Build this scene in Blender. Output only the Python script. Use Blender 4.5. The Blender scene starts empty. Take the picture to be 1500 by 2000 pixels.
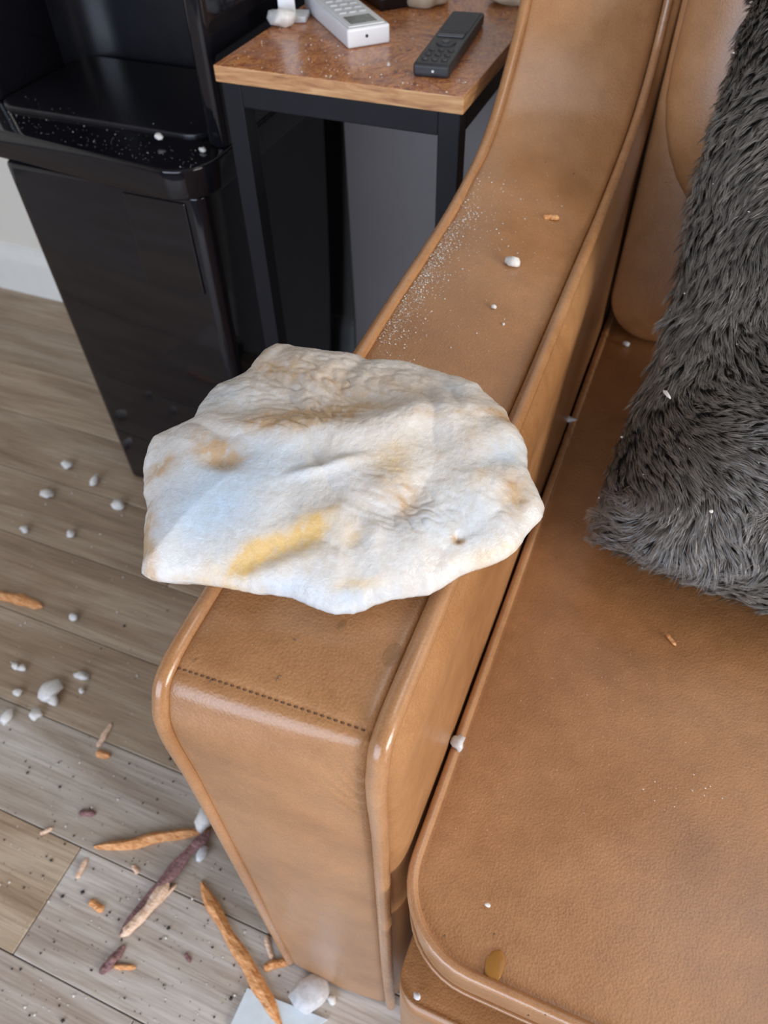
import bpy, bmesh, math, random
import numpy as np
from mathutils import Vector, Matrix, noise

# ------------------------------------------------------------------ camera, light, exposure
YAW, PITCH, ROLL, FPX = -0.4095562926, 0.8429973691, -0.0325824206, 1492.2755
CAM = np.array([0.0, 0.0, 1.0])
fw = np.array([math.sin(YAW)*math.cos(PITCH), math.cos(YAW)*math.cos(PITCH), -math.sin(PITCH)])
r0 = np.array([math.cos(YAW), -math.sin(YAW), 0.0]); u0 = np.cross(r0, fw)
cr, sr = math.cos(ROLL), math.sin(ROLL)
rt = cr*r0+sr*u0; up = -sr*r0+cr*u0

scn = bpy.context.scene
COL = scn.collection
cam_d = bpy.data.cameras.new('camera'); cam = bpy.data.objects.new('camera', cam_d); COL.objects.link(cam)
cam.matrix_world = Matrix(((rt[0], up[0], -fw[0], CAM[0]), (rt[1], up[1], -fw[1], CAM[1]), (rt[2], up[2], -fw[2], CAM[2]), (0, 0, 0, 1)))
cam_d.sensor_fit = 'VERTICAL'; cam_d.sensor_height = 36; cam_d.lens = FPX/2000*36
cam_d.clip_start = 0.02
cam_d.dof.use_dof = True; cam_d.dof.focus_distance = 0.46; cam_d.dof.aperture_fstop = 10.5
scn.camera = cam

w = bpy.data.worlds.new('world'); scn.world = w; w.use_nodes = True
bg = w.node_tree.nodes['Background']; bg.inputs[0].default_value = (1.0, 0.95, 0.90, 1); bg.inputs[1].default_value = 0.19

def area(name, loc, target, sx, sy, power, col):
    d = bpy.data.lights.new(name, 'AREA'); d.shape = 'RECTANGLE'; d.size = sx; d.size_y = sy; d.energy = power; d.color = col
    o = bpy.data.objects.new(name, d); COL.objects.link(o); o.location = loc
    o.rotation_euler = (Vector(target)-Vector(loc)).to_track_quat('-Z', 'Y').to_euler()
    return o
area('daylight_side_window', (2.9, -0.60, 1.15), (-0.2, 0.4, 0.55), 1.5, 1.2, 88, (1.0, 0.97, 0.93))
area('daylight_glass_door', (-0.5, -1.9, 0.95), (-0.15, 0.2, 0.10), 2.2, 1.6, 56, (0.70, 0.81, 1.0))
area('seat_highlight_fill', (0.80, 0.60, 2.38), (0.3, 0.3, 0.5), 0.8, 0.8, 6, (0.95, 0.97, 1.0))  # unseen overhead lamp added for the seat highlight; the ceiling has no opening
vs = scn.view_settings
vs.view_transform = 'Standard'; vs.look = 'None'; vs.gamma = 1; vs.use_curve_mapping = False; vs.exposure = 0.12

# ------------------------------------------------------------------ helpers
def ray(px, py): return fw*FPX + rt*(px-750) - up*(py-1000)
def P(px, py, z=0.0):
    d = ray(px, py); return CAM + d*((z-CAM[2])/d[2])
def proj(p):
    d = np.asarray(p, float)-CAM; z = d@fw
    return 750+FPX*(d@rt)/z, 1000-FPX*(d@up)/z

def tag(o, label=None, cat=None, group=None, kind=None):
    if label: o['label'] = label
    if cat: o['category'] = cat
    if group: o['group'] = group
    if kind: o['kind'] = kind
    return o
def link(name, me, mat=None, parent=None, smooth=False):
    o = bpy.data.objects.new(name, me); COL.objects.link(o)
    if mat and not me.materials: me.materials.append(mat)
    if parent: o.parent = parent
    if smooth: me.polygons.foreach_set('use_smooth', [True]*len(me.polygons))
    return o
def mesh(name, vs_, fs, mat=None, parent=None, smooth=False):
    me = bpy.data.meshes.new(name); me.from_pydata([tuple(map(float, v)) for v in vs_], [], fs); me.update()
    return link(name, me, mat, parent, smooth)
def empty(name, loc=(0, 0, 0)):
    o = bpy.data.objects.new(name, None); COL.objects.link(o); o.location = loc; o.empty_display_size = 0.05
    return o
def reparent(t, kids):
    for k in kids:
        k.parent = t; k.matrix_parent_inverse = Matrix.Translation(-Vector(t.location))
def bmo(name, bm, mat, parent=None, smooth=False):
    me = bpy.data.meshes.new(name); bm.normal_update(); bm.to_mesh(me); bm.free()
    return link(name, me, mat, parent, smooth)
def box_bm(bm, x0, x1, y0, y1, z0, z1, bev=0.0, seg=2, M=None):
    r = bmesh.ops.create_cube(bm, size=1)
    vv = r['verts']
    bmesh.ops.scale(bm, vec=(x1-x0, y1-y0, z1-z0), verts=vv)
    bmesh.ops.translate(bm, vec=((x0+x1)/2, (y0+y1)/2, (z0+z1)/2), verts=vv)
    if bev > 0:
        es = list({e for v in vv for e in v.link_edges})
        r2 = bmesh.ops.bevel(bm, geom=es, offset=bev, segments=seg, profile=0.6, affect='EDGES')
        vv = list({v for f in r2['faces'] for v in f.verts} | {v for v in vv if v.is_valid})
    if M is not None: bmesh.ops.transform(bm, matrix=M, verts=vv)
    return vv
def box(name, x0, x1, y0, y1, z0, z1, mat, parent=None, bev=0.001, seg=2, M=None):
    bm = bmesh.new(); box_bm(bm, x0, x1, y0, y1, z0, z1, bev, seg, M)
    return bmo(name, bm, mat, parent, False)
def tube(name, pts, rad, mat, parent=None, n=12, closed=False):
    pts = [Vector(p) for p in pts]; m = len(pts); V = []; F = []
    rads = rad if hasattr(rad, '__len__') else [rad]*m
    prev = None
    for i, p in enumerate(pts):
        a = pts[(i-1) % m] if (closed or i > 0) else p
        b = pts[(i+1) % m] if (closed or i < m-1) else p
        t = (b-a).normalized()
        if prev is None:
            ref = Vector((1, 0, 0)) if abs(t.x) < 0.8 else Vector((0, 0, 1)); nrm = t.cross(ref).normalized()
        else: nrm = (prev - t*prev.dot(t)).normalized()
        prev = nrm; bn = t.cross(nrm)
        for k in range(n):
            an = 2*math.pi*k/n; V.append(p + (nrm*math.cos(an)+bn*math.sin(an))*rads[i])
    for i in range(m if closed else m-1):
        j = (i+1) % m
        for k in range(n):
            F.append((i*n+k, i*n+(k+1) % n, j*n+(k+1) % n, j*n+k))
    if not closed: F.append(tuple(range(n-1, -1, -1))); F.append(tuple((m-1)*n+k for k in range(n)))
    return mesh(name, V, F, mat, parent, True)
def catmull(C, sub):
    C = np.asarray(C, float); out = []
    for i in range(len(C)-1):
        p0 = C[max(i-1, 0)]; p1 = C[i]; p2 = C[i+1]; p3 = C[min(i+2, len(C)-1)]
        for k in range(sub):
            t = k/sub
            out.append(0.5*((2*p1)+(-p0+p2)*t+(2*p0-5*p1+4*p2-p3)*t*t+(-p0+3*p1-3*p2+p3)*t**3))
    out.append(C[-1]); return np.array(out)
def gridmesh(name, G, mat, parent=None, smooth=True, flip=False):
    n, m = G.shape[:2]; V = G.reshape(-1, 3)
    F = []
    for i in range(n-1):
        for j in range(m-1):
            q = (i*m+j, i*m+j+1, (i+1)*m+j+1, (i+1)*m+j)
            F.append(q[::-1] if flip else q)
    return mesh(name, V, F, mat, parent, smooth)

# ------------------------------------------------------------------ materials
class NT:
    def __init__(s, name):
        s.m = bpy.data.materials.new(name); s.m.use_nodes = True; s.t = s.m.node_tree; s.b = s.t.nodes['Principled BSDF']
    def n(s, ty, **kw):
        nd = s.t.nodes.new(ty)
        for k, v in kw.items():
            if k.startswith('i_'): nd.inputs[k[2:].replace('_', ' ')].default_value = v
            else: setattr(nd, k, v)
        return nd
    def l(s, a, b): s.t.links.new(a, b)
    def set(s, **kw):
        for k, v in kw.items():
            s.b.inputs[k.replace('_', ' ')].default_value = v
    def coord(s, scale=(1, 1, 1), kind='Object', rot=(0, 0, 0)):
        c = s.n('ShaderNodeTexCoord'); m = s.n('ShaderNodeMapping'); m.inputs['Scale'].default_value = scale; m.inputs['Rotation'].default_value = rot
        s.l(c.outputs[kind], m.inputs['Vector']); return m.outputs['Vector']
    def noise(s, vec, scale, detail=4, rough=0.5, dist=0.0):
        nd = s.n('ShaderNodeTexNoise'); nd.inputs['Scale'].default_value = scale; nd.inputs['Detail'].default_value = detail
        nd.inputs['Roughness'].default_value = rough; nd.inputs['Distortion'].default_value = dist
        s.l(vec, nd.inputs['Vector']); return nd.outputs['Fac']
    def ramp(s, fac, stops):
        r = s.n('ShaderNodeValToRGB'); e = r.color_ramp.elements
        while len(e) > 1: e.remove(e[-1])
        e[0].position, e[0].color = stops[0][0], (*stops[0][1], 1)
        for p, c in stops[1:]:
            q = e.new(p); q.color = (*c, 1)
        s.l(fac, r.inputs['Fac']); return r.outputs['Color']
    def mix(s, fac, a, b, mode='MIX'):
        m = s.n('ShaderNodeMix', data_type='RGBA', blend_type=mode)
        for sock, v in ((m.inputs[0], fac), (m.inputs[6], a), (m.inputs[7], b)):
            if isinstance(v, (int, float)): sock.default_value = v
            elif isinstance(v, tuple): sock.default_value = (*v, 1) if len(v) == 3 else v
            else: s.l(v, sock)
        return m.outputs[2]
    def bump(s, h, strength=0.3, dist=0.001, prev=None):
        b = s.n('ShaderNodeBump'); b.inputs['Strength'].default_value = strength; b.inputs['Distance'].default_value = dist
        s.l(h, b.inputs['Height'])
        if prev is not None: s.l(prev, b.inputs['Normal'])
        return b.outputs['Normal']

def m_simple(name, col, rough=0.5, spec=0.5, metal=0.0, coat=0.0, var=0.0, vscale=30, bump=0.0, bscale=400, bdist=0.0005):
    t = NT(name); t.set(Roughness=rough, Metallic=metal); t.b.inputs['Specular IOR Level'].default_value = spec; t.b.inputs['Coat Weight'].default_value = coat
    v = t.coord()
    f = t.noise(v, vscale, 4, 0.6)
    dark = tuple(c*(1-var) for c in col); lite = tuple(min(1, c*(1+var)) for c in col)
    t.l(t.ramp(f, [(0.3, dark), (0.7, lite)]), t.b.inputs['Base Color'])
    if bump: t.l(t.bump(t.noise(v, bscale, 3, 0.6), bump, bdist), t.b.inputs['Normal'])
    return t.m

def m_leather(name, base, dark, lite, rough=0.42, grain=1.0):
    t = NT(name); v = t.coord()
    big = t.noise(v, 7, 5, 0.55, 0.4); med = t.noise(v, 45, 5, 0.65)
    c1 = t.ramp(big, [(0.32, dark), (0.5, base), (0.72, lite)])
    c2 = t.ramp(med, [(0.3, (0.86, 0.84, 0.82)), (0.6, (1, 1, 1)), (0.8, (1.06, 1.05, 1.04))])
    fine = t.noise(v, 900, 2, 0.5)
    c3 = t.ramp(fine, [(0.35, (0.88, 0.87, 0.86)), (0.65, (1.05, 1.05, 1.05))])
    t.l(t.mix(1.0, t.mix(1.0, c1, c2, 'MULTIPLY'), c3, 'MULTIPLY'), t.b.inputs['Base Color'])
    vo = t.n('ShaderNodeTexVoronoi', feature='SMOOTH_F1'); vo.inputs['Scale'].default_value = 620; vo.inputs['Smoothness'].default_value = 0.6
    t.l(v, vo.inputs['Vector'])
    n1 = t.bump(vo.outputs['Distance'], 0.32*grain, 0.0007)
    n2 = t.bump(t.noise(v, 70, 4, 0.6), 0.18*grain, 0.002, n1)
    t.l(n2, t.b.inputs['Normal'])
    rr = t.ramp(med, [(0.3, (rough-0.06,)*3), (0.7, (rough+0.08,)*3)])
    t.l(rr, t.b.inputs['Roughness'])
    t.b.inputs['Specular IOR Level'].default_value = 0.5
    t.b.inputs['Coat Weight'].default_value = 0.6; t.b.inputs['Coat Roughness'].default_value = 0.26
    return t.m
LEATHER = m_leather('tan_leather', (0.435, 0.210, 0.083), (0.345, 0.158, 0.057), (0.485, 0.25, 0.108))
PIPING = m_leather('tan_leather_piping', (0.46, 0.23, 0.10), (0.38, 0.18, 0.07), (0.52, 0.28, 0.14), 0.27, 0.3)
THREAD = m_simple('brown_thread', (0.10, 0.045, 0.016), 0.8)
DARKCLOTH = m_simple('dark_underside_cloth', (0.03, 0.02, 0.015), 0.9)

def m_wood_floor():
    t = NT('grey_brown_vinyl_plank'); 
    oi = t.n('ShaderNodeObjectInfo'); c = t.n('ShaderNodeTexCoord')
    add = t.n('ShaderNodeVectorMath', operation='MULTIPLY_ADD')
    t.l(c.outputs['Object'], add.inputs[0]); add.inputs[1].default_value = (1, 1, 1)
    cmb = t.n('ShaderNodeCombineXYZ'); mul = t.n('ShaderNodeMath', operation='MULTIPLY'); mul.inputs[1].default_value = 37.0
    t.l(oi.outputs['Random'], mul.inputs[0]); t.l(mul.outputs[0], cmb.inputs[0]); t.l(mul.outputs[0], cmb.inputs[1]); t.l(cmb.outputs[0], add.inputs[2])
    mp = t.n('ShaderNodeMapping'); mp.inputs['Scale'].default_value = (1.2, 11, 1); t.l(add.outputs[0], mp.inputs['Vector'])
    mp2 = t.n('ShaderNodeMapping'); mp2.inputs['Scale'].default_value = (4, 120, 1); t.l(add.outputs[0], mp2.inputs['Vector'])
    g1 = t.noise(mp.outputs[0], 2.2, 5, 0.6, 0.6); g2 = t.noise(mp2.outputs[0], 2.4, 4, 0.6, 0.2)
    c1 = t.ramp(g1, [(0.28, (0.175, 0.128, 0.088)), (0.45, (0.27, 0.21, 0.155)), (0.6, (0.34, 0.285, 0.225)), (0.75, (0.42, 0.37, 0.31))])
    c2 = t.ramp(g2, [(0.3, (0.72, 0.70, 0.69)), (0.55, (1, 1, 1)), (0.8, (1.12, 1.12, 1.12))])
    tone = oi.outputs['Color']
    t.l(t.mix(1.0, t.mix(1.0, c1, c2, 'MULTIPLY'), tone, 'MULTIPLY'), t.b.inputs['Base Color'])
    t.l(t.bump(g2, 0.35, 0.0012), t.b.inputs['Normal']); t.set(Roughness=0.42)
    return t.m
FLOOR = m_wood_floor()
WALL = m_simple('warm_white_wall_paint', (0.78, 0.745, 0.67), 0.85, 0.2, var=0.03, vscale=3, bump=0.15, bscale=220)
FARWALL = m_simple('taupe_wall_paint', (0.30, 0.26, 0.22), 0.85, 0.2, var=0.03, vscale=3)
BASEB = m_simple('white_trim_paint', (0.86, 0.86, 0.82), 0.45, 0.4, var=0.02)
BLACKGLOSS = m_simple('glossy_black_plastic', (0.0075, 0.0075, 0.0105), 0.07, 0.5, var=0.2, vscale=6, bump=0.02, bscale=9, bdist=0.004)
BLACKSATIN = m_simple('satin_black_plastic', (0.012, 0.012, 0.016), 0.28, 0.5, var=0.2)
BLACKSTEEL = m_simple('powder_coated_black_steel', (0.007, 0.0075, 0.011), 0.5, 0.25, var=0.15, bump=0.1, bscale=900)
REMOTEBLK = m_simple('matte_black_remote_plastic', (0.022, 0.023, 0.027), 0.42, 0.5, var=0.25, vscale=120)
RUBBER = m_simple('grey_black_button_rubber', (0.045, 0.047, 0.055), 0.55, 0.4, var=0.2, vscale=200)
WHITEPL = m_simple('white_plastic', (0.80, 0.82, 0.85), 0.32, 0.5, var=0.02)
LCD = m_simple('grey_green_lcd', (0.24, 0.26, 0.25), 0.15, 0.5, var=0.25, vscale=180)
BTN = m_simple('pale_grey_buttons', (0.60, 0.63, 0.66), 0.5, 0.4)
HOLE = m_simple('dark_hole', (0.02, 0.02, 0.02), 0.6)
STONE = m_simple('beige_stone', (0.62, 0.52, 0.38), 0.6, 0.4, var=0.12, vscale=60, bump=0.3, bscale=120)
DARKBIT = m_simple('dark_grit', (0.02, 0.016, 0.013), 0.7, var=0.3)
BROWNBIT = m_simple('brown_grit', (0.16, 0.09, 0.05), 0.7, var=0.3)

def m_ice(name, col=(0.86, 0.87, 0.9), trans=0.25, rough=0.22):
    t = NT(name); v = t.coord()
    f = t.noise(v, 160, 4, 0.6)
    t.l(t.ramp(f, [(0.3, tuple(c*0.82 for c in col)), (0.6, col)]), t.b.inputs['Base Color'])
    t.set(Roughness=rough, IOR=1.33); t.b.inputs['Transmission Weight'].default_value = trans
    t.b.inputs['Subsurface Weight'].default_value = 0.3; t.b.inputs['Subsurface Radius'].default_value = (0.004, 0.004, 0.005); t.b.inputs['Subsurface Scale'].default_value = 1.0
    t.l(t.bump(t.noise(v, 260, 3, 0.6), 0.5, 0.001), t.b.inputs['Normal'])
    return t.m
CHIP = m_ice('pale_translucent_chip')
CHIPDULL = m_ice('frosted_white_chip', (0.80, 0.78, 0.75), 0.05, 0.4)
t = NT('clear_water'); t.set(Roughness=0.02, IOR=1.33, Alpha=0.22)
t.l(t.ramp(t.noise(t.coord(), 10), [(0, (0.40, 0.22, 0.10)), (1, (0.5, 0.3, 0.15))]), t.b.inputs['Base Color']); WATER = t.m

def m_splinter(name, a, b, c):
    t = NT(name); v = t.coord((90, 420, 420))
    f = t.noise(v, 1.0, 4, 0.6, 0.4)
    t.l(t.ramp(f, [(0.3, a), (0.5, b), (0.7, c)]), t.b.inputs['Base Color']); t.set(Roughness=0.65)
    t.l(t.bump(f, 0.7, 0.001), t.b.inputs['Normal']); return t.m
SPL_O = m_splinter('orange_cedar_splinter', (0.45, 0.16, 0.045), (0.72, 0.33, 0.12), (0.84, 0.50, 0.26))
SPL_P = m_splinter('pale_pink_splinter', (0.62, 0.36, 0.22), (0.80, 0.56, 0.40), (0.86, 0.70, 0.60))
SPL_D = m_splinter('mauve_brown_splinter', (0.10, 0.05, 0.05), (0.22, 0.11, 0.11), (0.36, 0.20, 0.19))

def m_tabletop():
    t = NT('mottled_red_brown_wood'); v = t.coord()
    wv = t.coord((16, 12, 20))
    a = t.noise(wv, 1.5, 7, 0.68, 2.4); b = t.noise(v, 55, 5, 0.7, 0.8); c = t.noise(v, 16, 4, 0.6, 1.2)
    col = t.ramp(a, [(0.32, (0.14, 0.045, 0.025)), (0.41, (0.50, 0.18, 0.075)), (0.47, (0.74, 0.33, 0.11)), (0.52, (0.34, 0.11, 0.06)), (0.57, (0.72, 0.34, 0.13)), (0.66, (0.55, 0.22, 0.11)), (0.74, (0.82, 0.48, 0.24))])
    col2 = t.ramp(b, [(0.3, (0.62, 0.55, 0.5)), (0.55, (1, 1, 1)), (0.75, (1.1, 1.05, 1.0))])
    col3 = t.mix(t.ramp(c, [(0.5, (0, 0, 0)), (0.68, (0.55, 0.55, 0.55))]), t.mix(1.0, col, col2, 'MULTIPLY'), (0.40, 0.22, 0.18))
    t.l(col3, t.b.inputs['Base Color']); t.set(Roughness=0.24)
    t.l(t.bump(b, 0.22, 0.001), t.b.inputs['Normal']); return t.m
TABLEWOOD = m_tabletop()
def m_tableedge():
    t = NT('light_wood_edge'); a = t.noise(t.coord((10, 10, 90)), 2.0, 5, 0.6, 1.0)
    t.l(t.ramp(a, [(0.3, (0.30, 0.13, 0.055)), (0.5, (0.50, 0.26, 0.11)), (0.68, (0.62, 0.38, 0.18))]), t.b.inputs['Base Color'])
    t.set(Roughness=0.5); return t.m
TABLEEDGE = m_tableedge()

# ------------------------------------------------------------------ setting: floor planks, wall, baseboard
fl = empty('floor', (-0.5, 0.3, 0)); tag(fl, kind='structure')
sub = box('subfloor', -2.6, 3.2, -2.8, 1.17, -0.02, -0.0045, DARKCLOTH, None, 0); reparent(fl, [sub])
rng = random.Random(5)
def plank_tone_and_glare(row, a):  # front rows paler and bluer: daylight glare painted into the plank colour
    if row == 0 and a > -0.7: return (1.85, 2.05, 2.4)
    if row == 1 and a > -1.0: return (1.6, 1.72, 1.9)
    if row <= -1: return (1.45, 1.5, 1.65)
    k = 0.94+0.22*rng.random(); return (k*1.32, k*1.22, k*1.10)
W = 0.13; y = 0.021-W*9
row = -9
while y < 1.17:
    y1 = min(y+W, 1.172)
    if row == 0: xs = [-1.72, -0.50, 0.72, 1.9]
    elif row == 1: xs = [-2.1, -0.92, 0.30, 1.52, 1.9]
    else:
        xs = [-2.4+rng.random()*0.9]
        while xs[-1] < 1.9: xs.append(xs[-1]+1.22)
    xs = [-2.5]+[x for x in xs if -2.45 < x < 1.95]+[2.0]
    for a, b in zip(xs[:-1], xs[1:]):
        bm = bmesh.new(); box_bm(bm, a-(a+b)/2+0.0006, b-(a+b)/2-0.0006, -(y1-y)/2+0.0006, (y1-y)/2-0.0006, -0.005, 0.0, 0.0009, 1)
        pl = bmo('plank', bm, FLOOR); pl.location = ((a+b)/2, (y+y1)/2, 0); pl.color = (*plank_tone_and_glare(row, a),1); pl.parent = fl; pl.matrix_parent_inverse = Matrix.Translation(-Vector(fl.location))
    y += W; row += 1
WY = 1.174
tag(box('wall_back', -2.6, 3.2, WY, WY+0.08, -0.02, 2.5, WALL, None, 0), kind='structure')
tag(box('ceiling', -2.68, 3.3, -2.9, WY+0.08, 2.5, 2.56, FARWALL, None, 0), kind='structure')
tag(box('wall_right', 3.2, 3.3, -2.9, WY+0.08, -0.02, 2.5, FARWALL, None, 0), kind='structure')
tag(box('wall_front', -2.68, 3.3, -2.9, -2.8, -0.02, 2.5, FARWALL, None, 0), kind='structure')
tag(box('wall_left', -2.68, -2.6, -2.8, WY+0.08, -0.02, 2.5, WALL, None, 0), kind='structure')
bm = bmesh.new(); prof = [(0, 0), (-0.014, 0), (-0.014, 0.088), (-0.011, 0.100), (-0.007, 0.106), (-0.005, 0.118), (0, 0.121)]
V = [(-2.6, WY+a, b) for a, b in prof]+[(2.2, WY+a, b) for a, b in prof]; n = len(prof)
F = [(i, (i+1) % n, n+(i+1) % n, n+i) for i in range(n)]
bm.free(); tag(mesh('baseboard_back', V, F, BASEB), kind='structure')

# ------------------------------------------------------------------ sofa
OUT = [(.135, .004), (.134, .2), (.133, .405), (.132, .53), (.130, .598), (.135, .625), (.150, .641), (.20, .647), (.30, .655), (.412, .662), (.50, .666), (.60, .670), (.684, .682), (.73, .698), (.764, .721), (.80, .756), (.825, .790), (.86, .85), (.90, .95)]
INN = [(.138, .004), (.137, .2), (.140, .405), (.142, .53), (.141, .592), (.145, .620), (.155, .639), (.20, .645), (.30, .648), (.410, .650), (.487, .655), (.58, .661), (.685, .667), (.79, .684), (.835, .703), (.860, .725), (.875, .76), (.89, .83), (.905, .95)]
SUB = 14
po = catmull(OUT, SUB); pi_ = catmull(INN, SUB); NS = len(po)
XO, XI = -0.193, -0.0767
sofa = empty('sofa', (0.4, 0.5, 0)); tag(sofa, 'tan leather sofa with piped seams and a raised curved arm', 'sofa')
sk = []
M_ = 41
G = np.zeros((NS, M_, 3))
for i in range(NS):
    tg = (po[min(i+1, NS-1)]-po[max(i-1, 0)]); tg /= np.hypot(*tg); nr = np.array([-tg[1], tg[0]])
    for j in range(M_):
        wv = j/(M_-1)
        y_, z_ = po[i]*(1-wv)+pi_[i]*wv
        edge = min(wv, 1-wv)*(XI-XO)
        cr_ = 0.0035*math.sin(math.pi*wv)-0.0045*math.exp(-edge/0.0016)
        s_seam = i-6*SUB
        cr_ -= 0.0011*math.exp(-(s_seam/1.1)**2)
        # soft leather creases
        if z_ < 0.64 and y_ < 0.16:
            k = math.exp(-((wv-0.93)/0.10)**2)*math.exp(-((z_-0.585)/0.03)**2)
            cr_ += 0.0014*math.sin((z_*1.0+wv*0.18)*420)*k - 0.002*math.exp(-((wv-.985)/.03)**2)*math.exp(-((z_-0.56)/0.05)**2)
        cr_ += 0.0010*noise.noise(Vector((XO*8+wv*2.2, y_*14, z_*9)))
        if y_ > 0.5 and z_ > 0.6:
            cr_ += 0.0012*math.sin(y_*58+wv*1.2+1.5*noise.noise(Vector((wv*3, y_*4, 1))))*math.exp(-((y_-0.66)/0.10)**2)
        G[i, j] = (XO+(XI-XO)*wv, y_+nr[0]*cr_, z_+nr[1]*cr_)
ARM_G = G
sk.append(gridmesh('arm_top_panel', G, LEATHER, None, True, flip=True))
rp = [(XO-0.0015, p[0]+0.001, p[1]-0.0015) for p in po]
sk.append(tube('piping', rp, [0.0052]*NS, PIPING, None, 14))
rr = [0.0062-0.0018*min(1, max(0, (p[0]-0.25)/0.5)) if p[1] > 0.60 else 0.0055 for p in pi_]
rr = list(np.convolve(np.pad(rr, 8, mode='edge'), np.ones(17)/17, 'valid'))
rq = [(XI+0.0052, p[0]+0.001, p[1]-0.0005) for p in pi_]
sk.append(tube('piping', rq, rr, PIPING, None, 14))
# inner padded side panel
def top_in(y_):
    idx = 5*SUB+int(np.argmin(np.abs(pi_[5*SUB:, 0]-y_)))
    return pi_[idx, 1]
ys = np.concatenate([np.linspace(.146, .17, 10), np.linspace(.175, .89, 70)])
G = np.zeros((len(ys), 40, 3))
for i, y_ in enumerate(ys):
    zt = top_in(y_)-0.003
    for j in range(40):
        k = j/39; z_ = zt*(1-k)+0.02*k; d = zt-z_; e = y_-0.146
        bul = 0.0105*(1-math.exp(-d/0.012)) * (1-math.exp(-e/0.008))
        bul -= 0.0028*math.exp(-((d-0.020)/0.004)**2)*math.exp(-((y_-.2)/.12)**2)   # stitched fold under the roll
        bul += 0.0022*math.exp(-((d-0.035)/0.018)**2)
        bul += 0.0012*noise.noise(Vector((y_*9, z_*9, 3.1)))
        G[i, j] = (XI+0.0045+bul, y_, z_)
sk.append(gridmesh('arm_inner_panel', G, LEATHER, None, True, flip=True))
G = np.zeros((NS, 2, 3))
for i in range(NS): G[i, 0] = (XO+0.001, po[i][0], po[i][1]-0.002); G[i, 1] = (XO+0.001, .90, min(po[i][1]-0.002, .95))
G[:, 1, 0] = XO+0.001
sk.append(gridmesh('arm_outer_panel', G, LEATHER, None, True))
# stitches across the arm
seam_i = 6*SUB
def armpt(i, wv):
    j = wv*(M_-1); a = int(j); f = j-a; b = min(a+1, M_-1); return ARM_G[i, a]*(1-f)+ARM_G[i, b]*f
V = []; F = []
ns_ = 30
for k in range(ns_):
    w0 = 0.03+0.94*k/ns_; w1 = w0+0.94/ns_*0.62
    a = Vector(armpt(seam_i, w0)); b = Vector(armpt(seam_i, w1)); nrm = Vector((0, -0.62, 0.78)); sd = Vector((0, .78, .62))
    base = len(V)
    for p in (a, a.lerp(b, .5), b):
        h = 0.0007 if p is not a and p is not b else 0.0001
        for sx in (-1, 1): V.append(p+sd*0.00045*sx+nrm*h)
    F += [(base, base+1, base+3, base+2), (base+2, base+3, base+5, base+4)]
st = mesh('stitching', V, F, THREAD); tag(st, kind='stuff'); sk.append(st)

# cushions as lofted rounded rectangles
def rrect(x0, x1, y0, y1, r, inset, n=10):
    pts = []; r_ = max(r-inset*0.6, 0.008)
    x0 += inset; x1 -= inset; y0 += inset; y1 -= inset
    for cx, cy, a0 in ((x0+r_, y0+r_, 180), (x1-r_, y0+r_, 270), (x1-r_, y1-r_, 0), (x0+r_, y1-r_, 90)):
        for k in range(n+1):
            a = math.radians(a0+90*k/n); pts.append((cx+r_*math.cos(a), cy+r_*math.sin(a)))
    out = []   # subdivide the four straight runs
    m = len(pts)
    for i in range(m):
        a = pts[i]; b = pts[(i+1) % m]; q = 16 if i % (n+1) == n else 1
        for k in range(q): out.append((a[0]+(b[0]-a[0])*k/q, a[1]+(b[1]-a[1])*k/q))
    return out
def cushion(name, x0, x1, y0, y1, z0, z1, r, crown, mat, side=0.002):
    rings = []
    maxi = min(x1-x0, y1-y0)/2-0.012
    for k in range(7):
        rings.append((side*(0 if k in (0, 6) else -math.sin(math.pi*k/6)), z0+(z1-z0)*k/6))
    for k in range(1, 26):
        ins = maxi*(k/25)**1.7; kk = ins/maxi
        rings.append((ins, z1 + crown*(1-(1-kk)**2.6) - 0.002*math.exp(-ins/0.004)*(k < 6)))
    V = []; F = []; m = None
    for ins, z in rings:
        o = rrect(x0, x1, y0, y1, r, ins); m = len(o)
        for (x, yy) in o:
            dz = 0.0016*noise.noise(Vector((x*7, yy*7, z*3)))*(1 if ins > 0.01 else 0)
            V.append((x, yy, z+dz))
    for i in range(len(rings)-1):
        for k in range(m): F.append((i*m+k, i*m+(k+1) % m, (i+1)*m+(k+1) % m, (i+1)*m+k))
    F.append(tuple((len(rings)-1)*m+k for k in range(m))); F.append(tuple(range(m-1, -1, -1)))
    return mesh(name, V, F, mat, None, True)
SX0, SY0, SZ = -0.0545, 0.112, 0.443
seat = cushion('seat_cushion', SX0, 0.95, SY0, 0.960, 0.385, SZ, 0.055, 0.010, LEATHER)
sk.append(seat)
o = rrect(SX0-0.001, 0.951, SY0-0.001, 0.961, 0.056, 0)
p1 = tube('piping', [(x, y_, SZ-0.001) for x, y_ in o], 0.0040, PIPING, None, 12, True)
p2 = tube('piping', [(x, y_, 0.388) for x, y_ in o], 0.0020, PIPING, None, 10, True)
sk.append(cushion('base_rail', -0.048, 0.95, 0.097, 0.86, 0.10, 0.348, 0.02, 0.004, LEATHER, 0.001))
sk.append(box('frame_foot', 0.0, 0.05, 0.14, 0.19, 0.0, 0.10, DARKCLOTH, None, 0.003))
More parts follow.
